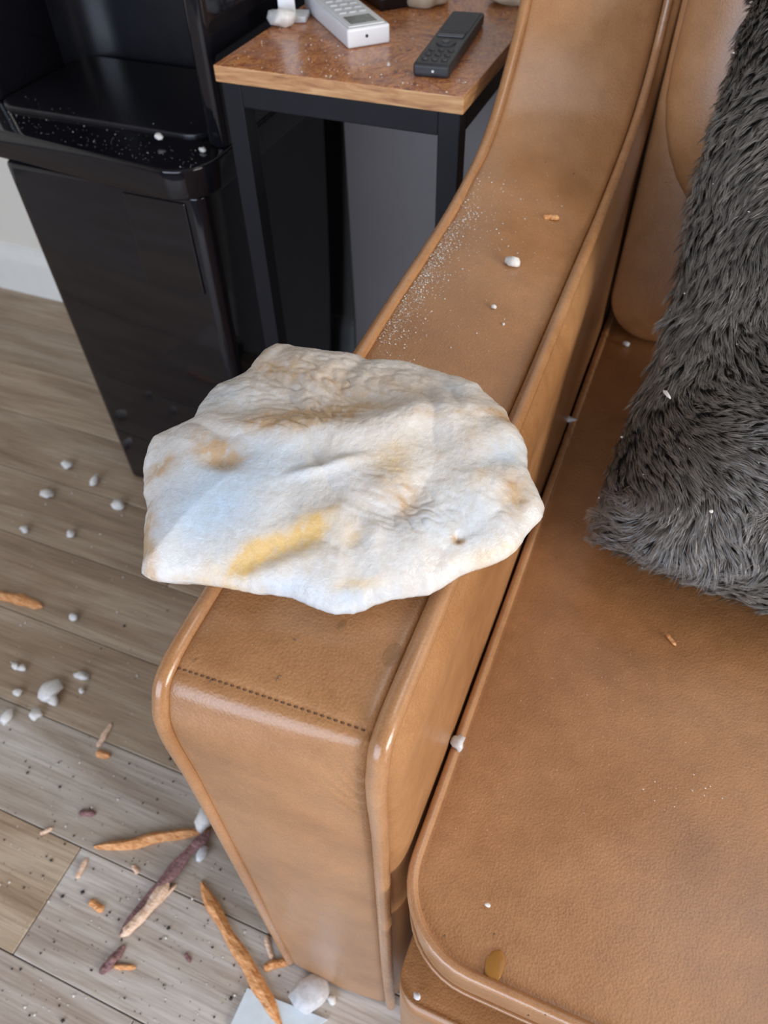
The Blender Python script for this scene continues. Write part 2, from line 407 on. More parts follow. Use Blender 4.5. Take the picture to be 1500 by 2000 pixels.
# back: frame and two stacked back pads, leaning back
def backpad(name, x0, x1, zb, zt, yb, thick, lean, r, mat):
    rings = []; V = []; F = []
    maxi = (zt-zb)/2-0.02
    for k in range(5): rings.append((0.0, -thick+thick*k/4*0.65))
    for k in range(1, 22):
        ins = maxi*(k/21)**1.6; kk = min(1, ins/0.10)
        rings.append((ins, -thick*0.35+thick*0.35*math.sqrt(max(0, 1-(1-kk)**2))))
    for ins, dep in rings:
        o = rrect(x0, x1, 0, zt-zb, r, ins); m = len(o)
        for x, zz in o:
            V.append((x, yb - dep + zz*lean + 0.002*noise.noise(Vector((x*6, zz*6, 2))), zb+zz))
    for i in range(len(rings)-1):
        for k in range(m): F.append((i*m+k, (i)*m+(k+1) % m, (i+1)*m+(k+1) % m, (i+1)*m+k))
    F.append(tuple((len(rings)-1)*m+k for k in range(m)))
    return mesh(name, V, F, mat, None, True)
bp = backpad('back_cushion', -0.052, 0.93, 0.575, 1.05, 0.775, 0.10, 0.16, 0.16, LEATHER); sk.append(bp)
bp2 = backpad('lumbar_cushion', -0.058, 0.93, 0.449, 0.90, 0.800, 0.05, 0.14, 0.05, LEATHER); sk.append(bp2)
sk.append(box('back_frame', XO+0.004, 0.95, 0.915, 1.03, 0.06, 0.93, LEATHER, None, 0.012, 3))
reparent(sofa, sk); reparent(seat, [])
for p in (p1, p2): p.parent = seat

# ------------------------------------------------------------------ rock
OUTL = [(281, 930), (280, 905), (287, 880), (298, 858), (318, 847), (345, 838), (377, 829), (386, 800), (402, 778), (420, 757), (452, 746), (478, 734), (496, 710), (512, 690), (538, 677), (565, 676), (600, 682), (640, 690), (680, 693), (706, 696), (722, 706), (750, 707), (790, 707), (830, 718), (868, 731), (905, 742), (938, 755), (950, 772), (972, 790), (992, 810), (998, 828), (1018, 850), (1031, 880), (1030, 915), (1040, 938), (1052, 962), (1064, 990), (1060, 1010), (1040, 1030), (1022, 1055), (1005, 1078), (975, 1095), (935, 1108), (900, 1122), (865, 1145), (838, 1158), (800, 1162), (765, 1168), (725, 1182), (690, 1195), (655, 1196), (630, 1190), (605, 1178), (570, 1165), (535, 1158), (500, 1157), (455, 1148), (400, 1138), (355, 1133), (315, 1134), (290, 1128), (275, 1118), (279, 1085), (281, 1050), (283, 1010), (288, 992), (280, 965)]
def zrim(py): return 0.668+(1196-py)/520*0.036
rim = np.array([P(a, b, zrim(b)) for a, b in OUTL])
cen = np.array(P(650, 950, 0.686))
ang = np.unwrap(np.arctan2(rim[:, 1]-cen[1], rim[:, 0]-cen[0]))
NA = 560
# resample closed outline by arc length
cl = np.vstack([rim, rim[:1]]); L = np.r_[0, np.cumsum(np.linalg.norm(np.diff(cl, axis=0), axis=1))]
tt = np.linspace(0, L[-1], NA+1)[:-1]
rimr = np.array([np.interp(tt, L, cl[:, k]) for k in range(3)]).T
jit = np.array([0.0007*noise.fractal(Vector((p[0]*140, p[1]*140, 0)), 1, 2, 4) for p in rimr])
dirs = rimr-cen; dirs[:, 2] = 0; dirs /= np.linalg.norm(dirs, axis=1)[:, None]
rimr = rimr+dirs*jit[:, None]
def seg_d(u, v, pts):
    best = 1e9
    for (a, b), (c, d) in zip(pts[:-1], pts[1:]):
        l2 = (c-a)**2+(d-b)**2; s = max(0, min(1, ((u-a)*(c-a)+(v-b)*(d-b))/l2)); best = min(best, math.hypot(u-a-s*(c-a), v-b-s*(d-b)))
    return best
RIDGE = [(377, 832), (470, 842), (560, 838), (650, 838), (740, 822), (820, 806), (900, 802), (1000, 822)]
def ell(u, v, cx, cy, rx, ry, rot=0):
    a = math.radians(rot); dx, dy = u-cx, v-cy; X = dx*math.cos(a)+dy*math.sin(a); Y = -dx*math.sin(a)+dy*math.cos(a)
    return math.exp(-((X/rx)**2+(Y/ry)**2))
AMB = [(470, 1108, 130, 40, -22, 0.20), (505, 1082, 105, 26, -27, 0.72), (480, 1096, 50, 20, -27, 0.55), (600, 1040, 48, 30, -27, 0.75), (620, 1025, 20, 24, 0, 0.45), (765, 900, 40, 38, 0, 0.6), (640, 890, 40, 25, 0, 0.25), (700, 1140, 46, 14, 0, 0.45), (690, 1045, 28, 22, 0, 0.5), (650, 995, 14, 12, 0, 0.5), (960, 1080, 60, 18, -20, 0.40), (940, 930, 30, 14, -20, 0.3)]
TAN = [(430, 892, 46, 24, 10, 0.8), (315, 915, 36, 16, -45, 0.7), (560, 820, 110, 26, -8, 0.55), (540, 710, 44, 28, 0, 0.5), (650, 745, 90, 40, 10, 0.38), (690, 800, 110, 16, -5, 0.4), (600, 835, 70, 16, 0, 0.4), (293, 1060, 14, 75, 0, 0.7), (1010, 965, 26, 36, 0, 0.65), (780, 970, 46, 34, 10, 0.55), (895, 1048, 10, 12, 0, 1.0), (985, 820, 44, 12, 20, 0.5), (800, 745, 80, 22, 5, 0.25), (415, 1145, 160, 14, 6, 0.28), (930, 870, 44, 30, 0, 0.20), (875, 820, 120, 10, -5, 0.3)]
BLUE_SHEEN = [(410, 990, 110, 75, -25, 1.0), (520, 900, 130, 50, 0, 0.6), (975, 888, 48, 28, 0, 0.8), (560, 1150, 60, 22, 0, 0.7), (440, 780, 60, 22, -20, 0.4), (870, 1010, 140, 50, 0, 0.4), (700, 1175, 90, 22, 0, 0.5), (880, 755, 40, 14, 0, 0.5)]  # bluish window reflection painted into the rock colour
NR = 100
V = []; colr = []
mlay = rimr.copy()
def hfeat(u, v, x, yv):
    s = 0
    smooth = max(ell(u, v, 420, 990, 150, 110, -25), ell(u, v, 500, 1080, 130, 50, -25), 0.7*ell(u, v, 480, 880, 110, 40))
    rough = 1-0.88*min(1, smooth*1.3)
    d = seg_d(u, v, RIDGE)
    s += 0.0055*math.exp(-(d/34)**2)
    if v < 830: s -= 0.0025*min(1, (830-v)/60)
    s -= 0.0045*ell(u, v, 540, 1072, 120, 24, -25)                 # amber trough
    s += 0.0030*ell(u, v, 640, 1010, 140, 30, -25)
    s -= 0.0045*ell(u, v, 432, 900, 34, 18); s -= 0.0030*ell(u, v, 690, 1050, 24, 20); s += .0022*ell(u, v, 735, 1050, 20, 40)
    s -= 0.0025*ell(u, v, 765, 900, 36, 32); s -= 0.0035*ell(u, v, 895, 1048, 8, 9); s -= 0.002*ell(u, v, 1010, 965, 22, 26)
    s -= 0.0030*ell(u, v, 975, 890, 50, 24, -10); s += 0.0035*ell(u, v, 640, 915, 70, 10, -12)
    q = Vector((x*20, yv*20, 0.3)); wv2 = Vector((noise.noise(q*1.3), noise.noise(q*1.3+Vector((5, 2, 1))), 0))*0.5
    s += (0.35+0.65*rough)*0.0042*(abs(noise.noise(q+wv2))*1.8-0.35)
    q1 = Vector((x*48, yv*48, 4.3))+wv2*0.8
    s -= rough*0.0016*max(0, noise.noise(q1))*1.6
    wr = min(1, ell(u, v, 640, 745, 170, 60)+0.9*ell(u, v, 580, 815, 120, 26)+0.75*ell(u, v, 790, 985, 110, 70)+0.7*ell(u, v, 1000, 960, 50, 60))
    q2 = Vector((x*95, yv*150, 1.3))+wv2*2.0
    s -= rough*wr*0.0014*max(0, 1-abs(noise.noise(q2))*3.2)
    s += rough*0.00028*noise.fractal(Vector((x*260, yv*260, 0)), 0.9, 2.1, 3)
    return s
def colour(u, v, x, yv):
    n1 = noise.fractal(Vector((x*60, yv*60, 2)), 0.8, 2, 4); n2 = noise.fractal(Vector((x*220, yv*220, 5)), 0.8, 2, 4)
    du, dv = n1*16, noise.noise(Vector((x*60, yv*60, 9)))*16
    a = sum(k[5]*ell(u+du, v+dv, *k[:5]) for k in AMB); t_ = sum(k[5]*ell(u+du, v+dv, *k[:5]) for k in TAN); b = sum(k[5]*ell(u+du, v+dv, *k[:5]) for k in BLUE_SHEEN)
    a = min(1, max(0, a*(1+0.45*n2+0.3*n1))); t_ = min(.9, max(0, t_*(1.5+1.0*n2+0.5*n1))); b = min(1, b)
    vein = max(0, 1-abs(noise.noise(Vector((x*75, yv*75, 4))+Vector((n1, n1, 0))*0.5))*7)*0.20*(1-min(1, ell(u, v, 420, 990, 170, 110, -25)*1.3))
    c = np.array([0.80, 0.775, 0.745])
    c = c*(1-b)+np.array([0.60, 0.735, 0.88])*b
    c = c*(1-vein)+np.array([0.72, 0.56, 0.40])*vein
    c = c*(1-t_)+np.array([0.60, 0.41, 0.235])*t_
    c = c*(1-a)+np.array([0.80, 0.55, 0.23])*a
    c = c*(1+0.04*n2)*0.84
    return c
pl_A = np.c_[rimr[:, 0], rimr[:, 1], np.ones(NA)]; pl_c = np.linalg.lstsq(pl_A, rimr[:, 2], rcond=None)[0]
sub = rimr[:, :2]; sub2 = np.roll(sub, -1, 0)-sub; sl2 = (sub2**2).sum(1)
for i in range(NR):
    tq = (1-(i/(NR-1)))**0.85            # 1 at rim .. 0 centre
    for j in range(NA):
        p = cen+(rimr[j]-cen)*tq
        if i == 0:
            z = p[2]-0.0005; u, v = proj((p[0], p[1], 0.68))
        else:
            w_ = p[:2]-sub; s_ = np.clip((w_*sub2).sum(1)/sl2, 0, 1)[:, None]; d = math.sqrt(((w_-s_*sub2)**2).sum(1).min())
            wgt = math.exp(-d/0.008)
            zb = (pl_c[0]*p[0]+pl_c[1]*p[1]+pl_c[2])*(1-wgt)+p[2]*wgt
            zb += 0.020*(1-math.exp(-d/0.026))+0.0045*(1-math.exp(-d/0.003))
            u, v = proj((p[0], p[1], zb))
            z = zb+hfeat(u, v, p[0], p[1])*(1-math.exp(-d/0.006))
        V.append((p[0], p[1], z))
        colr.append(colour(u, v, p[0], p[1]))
V.append((cen[0], cen[1], V[(NR-1)*NA][2])); colr.append(colr[-1])
ctop = len(V)-1
F = []
for i in range(NR-2):
    for j in range(NA):
        k = (j+1) % NA; F.append((i*NA+j, i*NA+k, (i+1)*NA+k, (i+1)*NA+j))
for j in range(NA): F.append(((NR-2)*NA+j, (NR-2)*NA+(j+1) % NA, ctop))
# underside
UB = [(0.985, -0.004), (0.95, -0.008), (0.88, -0.013), (0.78, -0.018)]
start = len(V); prev0 = 0
bot = 0.6545
for q, dz in UB:
    b0 = len(V)
    for j in range(NA):
        p = cen+(rimr[j]-cen)*q
        on_arm = (XO-0.012 < p[0] < XI+0.02)
        z = max(p[2]+dz, bot if on_arm else 0.64)+0.001*noise.noise(Vector(p*60))
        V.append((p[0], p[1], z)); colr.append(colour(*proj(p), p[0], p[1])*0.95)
    for j in range(NA):
        k = (j+1) % NA; F.append((prev0+k, prev0+j, b0+j, b0+k))
    prev0 = b0
V.append((cen[0], cen[1], bot)); colr.append(colr[-1]); cb = len(V)-1
for j in range(NA): F.append((prev0+(j+1) % NA, prev0+j, cb))
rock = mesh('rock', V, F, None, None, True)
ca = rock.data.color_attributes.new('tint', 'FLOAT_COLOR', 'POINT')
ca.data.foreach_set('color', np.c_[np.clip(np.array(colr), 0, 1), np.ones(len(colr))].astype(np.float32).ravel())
t = NT('white_quartz_with_amber_stains'); at_ = t.n('ShaderNodeAttribute'); at_.attribute_name = 'tint'
v = t.coord(); f = t.noise(v, 300, 5, 0.65, 0.5); f2 = t.noise(v, 90, 5, 0.6, 1.2)
c = t.mix(1.0, at_.outputs['Color'], t.ramp(f2, [(0.3, (0.95, 0.92, 0.88)), (0.55, (1.0, 1.0, 1.0)), (0.8, (1.05, 1.06, 1.08))]), 'MULTIPLY')
t.l(c, t.b.inputs['Base Color'])
t.l(t.bump(f, 0.6, 0.0010), t.b.inputs['Normal'])
t.l(t.ramp(f2, [(0.35, (0.14,)*3), (0.65, (0.36,)*3)]), t.b.inputs['Roughness'])
t.b.inputs['Subsurface Weight'].default_value = 0.25; t.b.inputs['Subsurface Radius'].default_value = (0.006, 0.005, 0.004); t.b.inputs['Subsurface Scale'].default_value = 0.8
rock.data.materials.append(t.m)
tag(rock, 'large wet white rock with amber and tan stains lying across the sofa arm', 'rock')

# ------------------------------------------------------------------ fur pillow
pil = empty("fur_pillow", (0.20, 0.56, 0.4520)); tag(pil, "dark grey long-haired fur pillow leaning in the sofa corner", "pillow")
PC = np.array([0.226, 0.632, 0.642]); ea = np.array([1.0, 0, 0]); lean = math.radians(43)
eb = np.array([0.0, math.cos(lean), math.sin(lean)]); eb /= np.linalg.norm(eb); en = np.cross(eb, ea); en = -en if en[1] > 0 else en
HA, HB, HN = 0.236, 0.260, 0.070
def pil_def(a, b, s, base):
    a = np.asarray(a, float); b = np.asarray(b, float); s = np.asarray(s, float)
    dx = np.interp(b, [-1, -.7, -.25, 0, .3, .65, 1], [-.014, -.010, .014, .011, .002, -.004, -.012])*(1-a)/2
    dn = np.where(s > 0, 1, 0)*(-0.026*np.exp(-((a+.42)/.26)**2-((b+.10)/.13)**2)-0.014*np.exp(-((a-.1)/.5)**2-((b+.02-.2*a)/.12)**2)+0.010*np.exp(-((a+.6)/.3)**2-((b+.5)/.2)**2)+0.004*np.sin(a*7+1)*np.sin(b*6))
    return base+dx[..., None]*ea+dn[..., None]*en
def pil_pt(a, b, s):
    """a,b in -1..1 across the pillow, s=+1 front / -1 back"""
    ed = max(0.0, (1-a**4)*(1-b**4))
    th = HN*ed**0.42
    sag = 1-0.05*(1-a*a)*0
    corner = 1-0.09*(a*a*b*b)
    wob = 0.010*noise.noise(Vector((a*2.2, b*2.2, s*0.5)))
    p = PC+ea*a*HA*corner+eb*b*HB*corner+en*s*(th*(1.0 if s > 0 else 0.8)-0.003)
    return pil_def(a, b, s, p)
NP_ = 70
core = []
for s in (1, -1):
    lin = np.sin(np.linspace(-math.pi/2, math.pi/2, NP_))
    G = np.array([[pil_pt(a*0.97, b*0.97, s) for a in lin] for b in lin]); core.append(G)
V = np.vstack([core[0].reshape(-1, 3), core[1].reshape(-1, 3)]); F = []
def idx(s, i, j): return s*NP_*NP_+i*NP_+j
for s in (0, 1):
    for i in range(NP_-1):
        for j in range(NP_-1):
            q = (idx(s, i, j), idx(s, i, j+1), idx(s, i+1, j+1), idx(s, i+1, j)); F.append(q if s == 0 else q[::-1])
bd = [(0, j) for j in range(NP_)]+[(i, NP_-1) for i in range(1, NP_)]+[(NP_-1, j) for j in range(NP_-2, -1, -1)]+[(i, 0) for i in range(NP_-2, 0, -1)]
for k in range(len(bd)):
    a, b = bd[k], bd[(k+1) % len(bd)]; F.append((idx(0, *b), idx(0, *a), idx(1, *a), idx(1, *b)))
FURBASE = m_simple('fur_backing', (0.035, 0.030, 0.026), 0.95, 0.1, var=0.3, vscale=60)
body = mesh('cushion_body', V, F, FURBASE, None, True)
rs = np.random.RandomState(3)
NB = 185000
A = rs.uniform(-1, 1, NB); B = rs.uniform(-1, 1, NB); S = np.where(rs.rand(NB) < 0.86, 1, -1)
m = (rs.rand(NB) < 0.14); side_sel = rs.randint(0, 4, NB)
A = np.where(m & (side_sel == 0), -1+0.03*rs.rand(NB), A); B = np.where(m & (side_sel == 1), -1+0.03*rs.rand(NB), B); B = np.where(m & (side_sel == 2), 1-0.03*rs.rand(NB), B)
keep = (A < 0.45); A, B, S = A[keep], B[keep], S[keep]; NB = len(A)
def vpt(a, b, s):
    ed = np.clip((1-a**4)*(1-b**4), 0, 1); th = HN*ed**0.42; corner = 1-0.09*(a*a*b*b)
    return pil_def(a, b, s, PC+np.outer(a*HA*corner, ea)+np.outer(b*HB*corner, eb)+np.outer(s*th*np.where(s > 0, 1.0, 0.8), en))
root = vpt(A*0.97, B*0.97, S)
e = 0.012
Ac, Bc = np.clip(A*0.97, -0.975, 0.975), np.clip(B*0.97, -0.975, 0.975)
da = vpt(Ac+e, Bc, S)-vpt(Ac-e, Bc, S); db = vpt(Ac, Bc+e, S)-vpt(Ac, Bc-e, S)
nr = np.cross(da, db); nr /= np.linalg.norm(nr, axis=1)[:, None]
flip = np.einsum('ij,j->i', nr, en)*S < 0; nr[flip] *= -1
def fld(p, sc, off):
    """cheap smooth vector field from sums of sines"""
    o = np.zeros_like(p); r_ = np.random.RandomState(off)
    for k in range(7):
        w_ = r_.normal(size=(3, 3))*sc; ph = r_.uniform(0, 6.28, 3); o += np.sin(p@w_+ph)
    return o/7**0.5
down = np.tile(-eb, (NB, 1))+np.tile(-ea*0.35, (NB, 1))
comb = down*0.8+fld(root, 22, 1)*0.75+fld(root, 70, 2)*0.38
comb -= nr*np.einsum('ij,ij->i', comb, nr)[:, None]
comb /= np.linalg.norm(comb, axis=1)[:, None]+1e-9
# clumping: snap targets towards clump centres
cell = 0.0052
pj = np.c_[root@ea, root@eb]/cell
ci = np.floor(pj+0.35*np.sin(pj[:, ::-1]*1.7)).astype(int)
h1 = np.sin(ci[:, 0]*12.9898+ci[:, 1]*78.233)*43758.5453; h1 -= np.floor(h1); h2 = np.sin(ci[:, 0]*39.34+ci[:, 1]*11.13)*24634.63; h2 -= np.floor(h2)
clc = (ci+0.5)*cell; pull = np.outer(clc[:, 0]-root@ea, ea)+np.outer(clc[:, 1]-root@eb, eb)
length = (0.0145+0.007*h1+0.004*rs.rand(NB))*(1+0.25*np.clip(fld(root, 30, 6)[:, 0], -1, 1))
cd = np.c_[h1-0.5, h2-0.5]
comb2 = comb+np.outer(cd[:, 0], ea)*0.55+np.outer(cd[:, 1], eb)*0.55
lift = 0.55+0.25*(h2-0.5)
NSG = 4
rows = []
edgeness = np.maximum(np.abs(A), np.abs(B))
for k in range(NSG+1):
    f = k/NSG
    p = root + nr*(length*(lift*(f-0.42*f*f)))[:, None] + comb2*(length*(0.25*f+0.6*f*f))[:, None] + pull*(0.55*f) + rs.normal(size=(NB, 3))*0.0006*f
    rows.append(p)
rows = np.array(rows)
rows[:, :, 2] = np.maximum(rows[:, :, 2], 0.4535)
wd = np.cross(comb2, nr); wd /= np.linalg.norm(wd, axis=1)[:, None]
wdr = wd*0.75+rs.normal(size=(NB, 3))*0.35
width = 0.00034*(0.8+0.5*rs.rand(NB))
VV = np.zeros((NB, 2*NSG+1, 3)); 
for k in range(NSG):
    f = k/NSG; w_ = (width*(1-0.65*f))[:, None]
    VV[:, 2*k] = rows[k]-wdr*w_; VV[:, 2*k+1] = rows[k]+wdr*w_
VV[:, 2*NSG] = rows[NSG]
nv = 2*NSG+1; base = (np.arange(NB)*nv)[:, None]
quads = []
fc = []
for k in range(NSG-1): fc.append([2*k, 2*k+1, 2*k+3, 2*k+2])
quad = (base[:, :, None]+np.array(fc)[None]).reshape(-1, 4); tri = base+np.array([[2*NSG-2, 2*NSG-1, 2*NSG]])
me = bpy.data.meshes.new('fur'); nq, ntr = len(quad), len(tri)
me.vertices.add(NB*nv); me.vertices.foreach_set('co', VV.astype(np.float32).ravel())
me.loops.add(nq*4+ntr*3); me.loops.foreach_set('vertex_index', np.r_[quad.ravel(), tri.ravel()].astype(np.int32))
me.polygons.add(nq+ntr); me.polygons.foreach_set('loop_start', np.r_[np.arange(nq)*4, nq*4+np.arange(ntr)*3].astype(np.int32))
me.update(calc_edges=True); me.validate()
ca = me.color_attributes.new('shade', 'FLOAT_COLOR', 'POINT')
tip = np.array([k/NSG for k in range(NSG) for _ in (0, 1)]+[1.0])
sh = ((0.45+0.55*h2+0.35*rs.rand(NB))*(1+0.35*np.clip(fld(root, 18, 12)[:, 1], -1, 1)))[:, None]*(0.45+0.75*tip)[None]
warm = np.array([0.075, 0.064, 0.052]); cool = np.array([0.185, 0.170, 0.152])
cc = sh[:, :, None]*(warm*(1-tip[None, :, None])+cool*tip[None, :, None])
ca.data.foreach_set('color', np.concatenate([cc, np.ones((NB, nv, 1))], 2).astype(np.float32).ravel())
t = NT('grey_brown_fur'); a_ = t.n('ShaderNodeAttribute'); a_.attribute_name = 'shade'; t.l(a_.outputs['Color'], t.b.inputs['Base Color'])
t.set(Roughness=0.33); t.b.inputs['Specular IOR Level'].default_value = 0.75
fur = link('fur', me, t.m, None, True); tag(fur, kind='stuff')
reparent(pil, [body, fur])

# ------------------------------------------------------------------ side table and what lies on it
TZ = 0.723
tb = empty('side_table', (-0.36, 0.93, 0)); tag(tb, 'narrow side table with red-brown wood top and black steel frame beside the sofa arm', 'side table')
TX0, TX1, TY0, TY1 = -0.494, -0.2235, 0.734, 1.14
bm = bmesh.new(); box_bm(bm, TX0, TX1, TY0, TY1, TZ-0.016, TZ, 0.0012, 2); top = bmo('tabletop', bm, TABLEWOOD)
top.data.materials.append(TABLEEDGE)
for p in top.data.polygons:
    if abs(p.normal.z) < 0.5: p.material_index = 1
tk = [top]
lg = 0.0225
for x in (TX0+0.004, TX1-0.004-lg):
    for yy in (TY0+0.004, TY1-0.004-lg):
        tk.append(box('leg', x, x+lg, yy, yy+lg, 0.0, TZ-0.0165, BLACKSTEEL, None, 0.0012))
for yy in (TY0+0.004, TY1-0.004-lg):
    tk.append(box('frame_rail', TX0+0.004+lg, TX1-0.004-lg, yy, yy+lg, TZ-0.040, TZ-0.0165, BLACKSTEEL, None, 0.0012))
    tk.append(box('frame_rail', TX0+0.004+lg, TX1-0.004-lg, yy, yy+lg, 0.012, 0.034, BLACKSTEEL, None, 0.0012))
for x in (TX0+0.004, TX1-0.004-lg):
    tk.append(box('frame_rail', x, x+lg, TY0+0.004+lg, TY1-0.004-lg, TZ-0.040, TZ-0.0165, BLACKSTEEL, None, 0.0012))
    tk.append(box('frame_rail', x, x+lg, TY0+0.004+lg, TY1-0.004-lg, 0.012, 0.034, BLACKSTEEL, None, 0.0012))
tk.append(box('back_panel', TX0-0.030, TX1-0.004, TY1-0.004-lg-0.012, TY1-0.004-lg-0.001, 0.014, TZ-0.017, m_simple('mid_grey_panel', (0.21, 0.19, 0.19), 0.7, var=0.06, vscale=4), None, 0.001))
reparent(tb, tk)

def frame_mat(o_, dx):
    dx = Vector(dx); dx.z = 0; dx.normalize(); dy = Vector((-dx.y, dx.x, 0))
    return Matrix(((dx.x, dy.x, 0, o_[0]), (dx.y, dy.y, 0, o_[1]), (0, 0, 1, o_[2]), (0, 0, 0, 1)))
# white air-conditioner remote: local x runs along the width, y along the length
A0 = P(680, 97, TZ); B0 = P(762, 84, TZ)
ac = empty('white_remote', tuple(A0)); tag(ac, 'white handheld remote control with small grey display on the side table', 'remote control')
M = frame_mat((A0[0], A0[1], TZ), B0-A0); wA = float(np.linalg.norm((B0-A0)[:2])); hA = 0.0185; lA = 0.150
ak = [box('body', 0, wA, 0, lA, 0.0003, hA, WHITEPL, None, 0.0025, 3, M),
      box('face_plate', 0.004, wA-0.004, 0.006, lA-0.006, hA-0.0006, hA+0.0006, WHITEPL, None, 0.0005, 2, M),
      box('display', 0.009, wA-0.009, 0.012, 0.038, hA, hA+0.0010, LCD, None, 0.0003, 1, M)]
for i in range(5):
    for j in range(3):
        ak.append(box('button', 0.009+j*0.0115, 0.017+j*0.0115, 0.050+i*0.015, 0.0575+i*0.015, hA, hA+0.0016, BTN, None, 0.0006, 2, M))
bm = bmesh.new(); bmesh.ops.create_cone(bm, cap_ends=True, segments=16, radius1=0.0016, radius2=0.0016, depth=0.0012, matrix=M @ Matrix.Translation((wA*0.45, 0.0001, hA*0.55)) @ Matrix.Rotation(math.pi/2, 4, 'X'))
ak.append(bmo('infrared_hole', bm, HOLE))
reparent(ac, ak)
# black remote
A1 = P(806, 150, TZ); B1 = P(869, 157, TZ)
br = empty('black_remote', tuple(A1)); tag(br, 'slim black remote control lying along the right side of the table', 'remote control')
F1 = P(885, 42, TZ); dl = F1-A1; dl /= np.linalg.norm(dl); wv_ = np.array([dl[1], -dl[0], 0])
M = frame_mat((A1[0], A1[1], TZ), wv_); wB = 0.0365; lB = 0.168; hB = 0.0125
bk = [box('body', 0, wB, 0, lB, 0.0003, hB, REMOTEBLK, None, 0.0035, 4, M),
      box('grip_panel', 0.003, wB-0.003, 0.098, lB-0.005, hB-0.0005, hB+0.0007, RUBBER, None, 0.0005, 2, M),
      box('rocker', 0.004, wB-0.004, 0.080, 0.0875, hB-0.001, hB+0.0016, BLACKSATIN, None, 0.0012, 2, M),
      box('rocker', 0.004, wB-0.004, 0.0895, 0.0955, hB-0.001, hB+0.0014, RUBBER, None, 0.0010, 2, M)]
bm = bmesh.new(); bmesh.ops.create_cone(bm, cap_ends=True, segments=28, radius1=0.0105, radius2=0.0100, depth=0.0016, matrix=M @ Matrix.Translation((wB/2, 0.062, hB+0.0006))); bk.append(bmo('direction_ring', bm, RUBBER))
bm = bmesh.new(); bmesh.ops.create_cone(bm, cap_ends=True, segments=20, radius1=0.0045, radius2=0.0042, depth=0.0024, matrix=M @ Matrix.Translation((wB/2, 0.062, hB+0.0008))); bk.append(bmo('centre_button', bm, BLACKSATIN))
for i in range(3):
    for j in range(3):
        bm = bmesh.new(); bmesh.ops.create_cone(bm, cap_ends=True, segments=14, radius1=0.0033, radius2=0.0030, depth=0.0016, matrix=M @ Matrix.Translation((0.0085+j*0.0098, 0.014+i*0.0135, hB+0.0006))); bk.append(bmo('button', bm, RUBBER))
bm = bmesh.new(); bmesh.ops.create_cone(bm, cap_ends=True, segments=12, radius1=0.0013, radius2=0.0013, depth=0.001, matrix=M @ Matrix.Translation((wB*0.55, 0.0001, hB*0.5)) @ Matrix.Rotation(math.pi/2, 4, 'X')); bk.append(bmo('infrared_window', bm, BTN))
reparent(br, bk)
# white stand leaning at the back left, dark box behind the white remote
p = P(565, 46, TZ)
wb = empty('white_stand', tuple(p)); tag(wb, 'upright white plastic stand behind the white remote at the table corner', 'stand')
M = frame_mat((p[0]-0.008, p[1]+0.004, TZ), (0.9, 0.25, 0))
wk = [box('upright', -0.006, 0.013, 0.0, 0.006, 0.0004, 0.16, WHITEPL, None, 0.0015, 2, M), box('foot', -0.004, 0.026, -0.006, 0.022, 0.0003, 0.007, WHITEPL, None, 0.002, 2, M)]
reparent(wb, wk)
q = P(752, 22, TZ)
M = frame_mat((q[0]-0.075, q[1]+0.062, TZ), (0.72, -0.66, 0))
db = empty('dark_case', tuple(q)); tag(db, 'dark navy case lying behind the white remote at the top of the photo', 'case')
reparent(db, [box('body', 0, 0.098, 0, 0.09, 0.0003, 0.013, BLACKSATIN, None, 0.003, 3, M), box('lid', 0.0015, 0.0965, 0.0015, 0.0885, 0.0135, 0.022, BLACKSTEEL, None, 0.003, 3, M)])

def lump(name, c, r, seed, mat, squash=(1, 1, 0.7), sub=3, rough=0.35, rot=0.0, facet=False):
    bm = bmesh.new(); bmesh.ops.create_icosphere(bm, subdivisions=sub, radius=1.0)
    cr_, sr_ = math.cos(rot), math.sin(rot); zmin = 9
    off = Vector((seed*3.7, seed*1.3, seed*2.1))
    for v_ in bm.verts:
        q = v_.co.copy(); k = 1+rough*noise.noise(q*1.1+off)+rough*0.45*noise.noise(q*2.7+off)
        if facet: k = min(k, 1.02-0.22*noise.noise(Vector((round(q.x*1.4), round(q.y*1.4), round(q.z*1.4)))+off))
        q *= k*r; q.x *= squash[0]; q.y *= squash[1]; q.z *= squash[2]
        v_.co = Vector((q.x*cr_-q.y*sr_, q.x*sr_+q.y*cr_, q.z)); zmin = min(zmin, v_.co.z)
    for v_ in bm.verts: v_.co.z = max(v_.co.z, zmin*0.75)
    bmesh.ops.translate(bm, vec=(0, 0, -zmin*0.75+0.0001), verts=bm.verts)
    o = bmo(name, bm, mat, None, True); o.location = tuple(c); return o
def arm_z(x, y_):
    """height of the arm's top panel"""
    wv = min(1, max(0, (x-XO)/(XI-XO))); j = int(round(wv*(M_-1)))
    col = ARM_G[5*SUB+8:, j]; return float(np.interp(y_, col[:, 1], col[:, 2]))
def on_arm(px, py):
    z = 0.65
    for _ in range(8):
        p = P(px, py, z); z = arm_z(p[0], p[1])
    return np.array([*P(px, py, z)[:2], z])
def seat_z(x, y_):
    d = min(x-SX0, y_-SY0, 0.960-y_); maxi = 0.361; kk = min(1, max(0, d/maxi)); return SZ+0.010*(1-(1-kk)**2.6)
def on_seat(px, py):
    z = 0.45
    for _ in range(6):
        p = P(px, py, z); z = seat_z(p[0], p[1])
    return np.array([*P(px, py, z)[:2], z+0.0006])

# stones on the table
for px, py, rr_, sd, lb in ((832, 4, 0.020, 3, 'pale beige stone behind the black remote near the top edge'), (1012, 2, 0.024, 8, 'beige stone at the table side next to the sofa arm')):
    tag(lump('stone', P(px, py+6, TZ), rr_, sd, STONE, (1.3, 1, 0.75)), lb, 'stone')

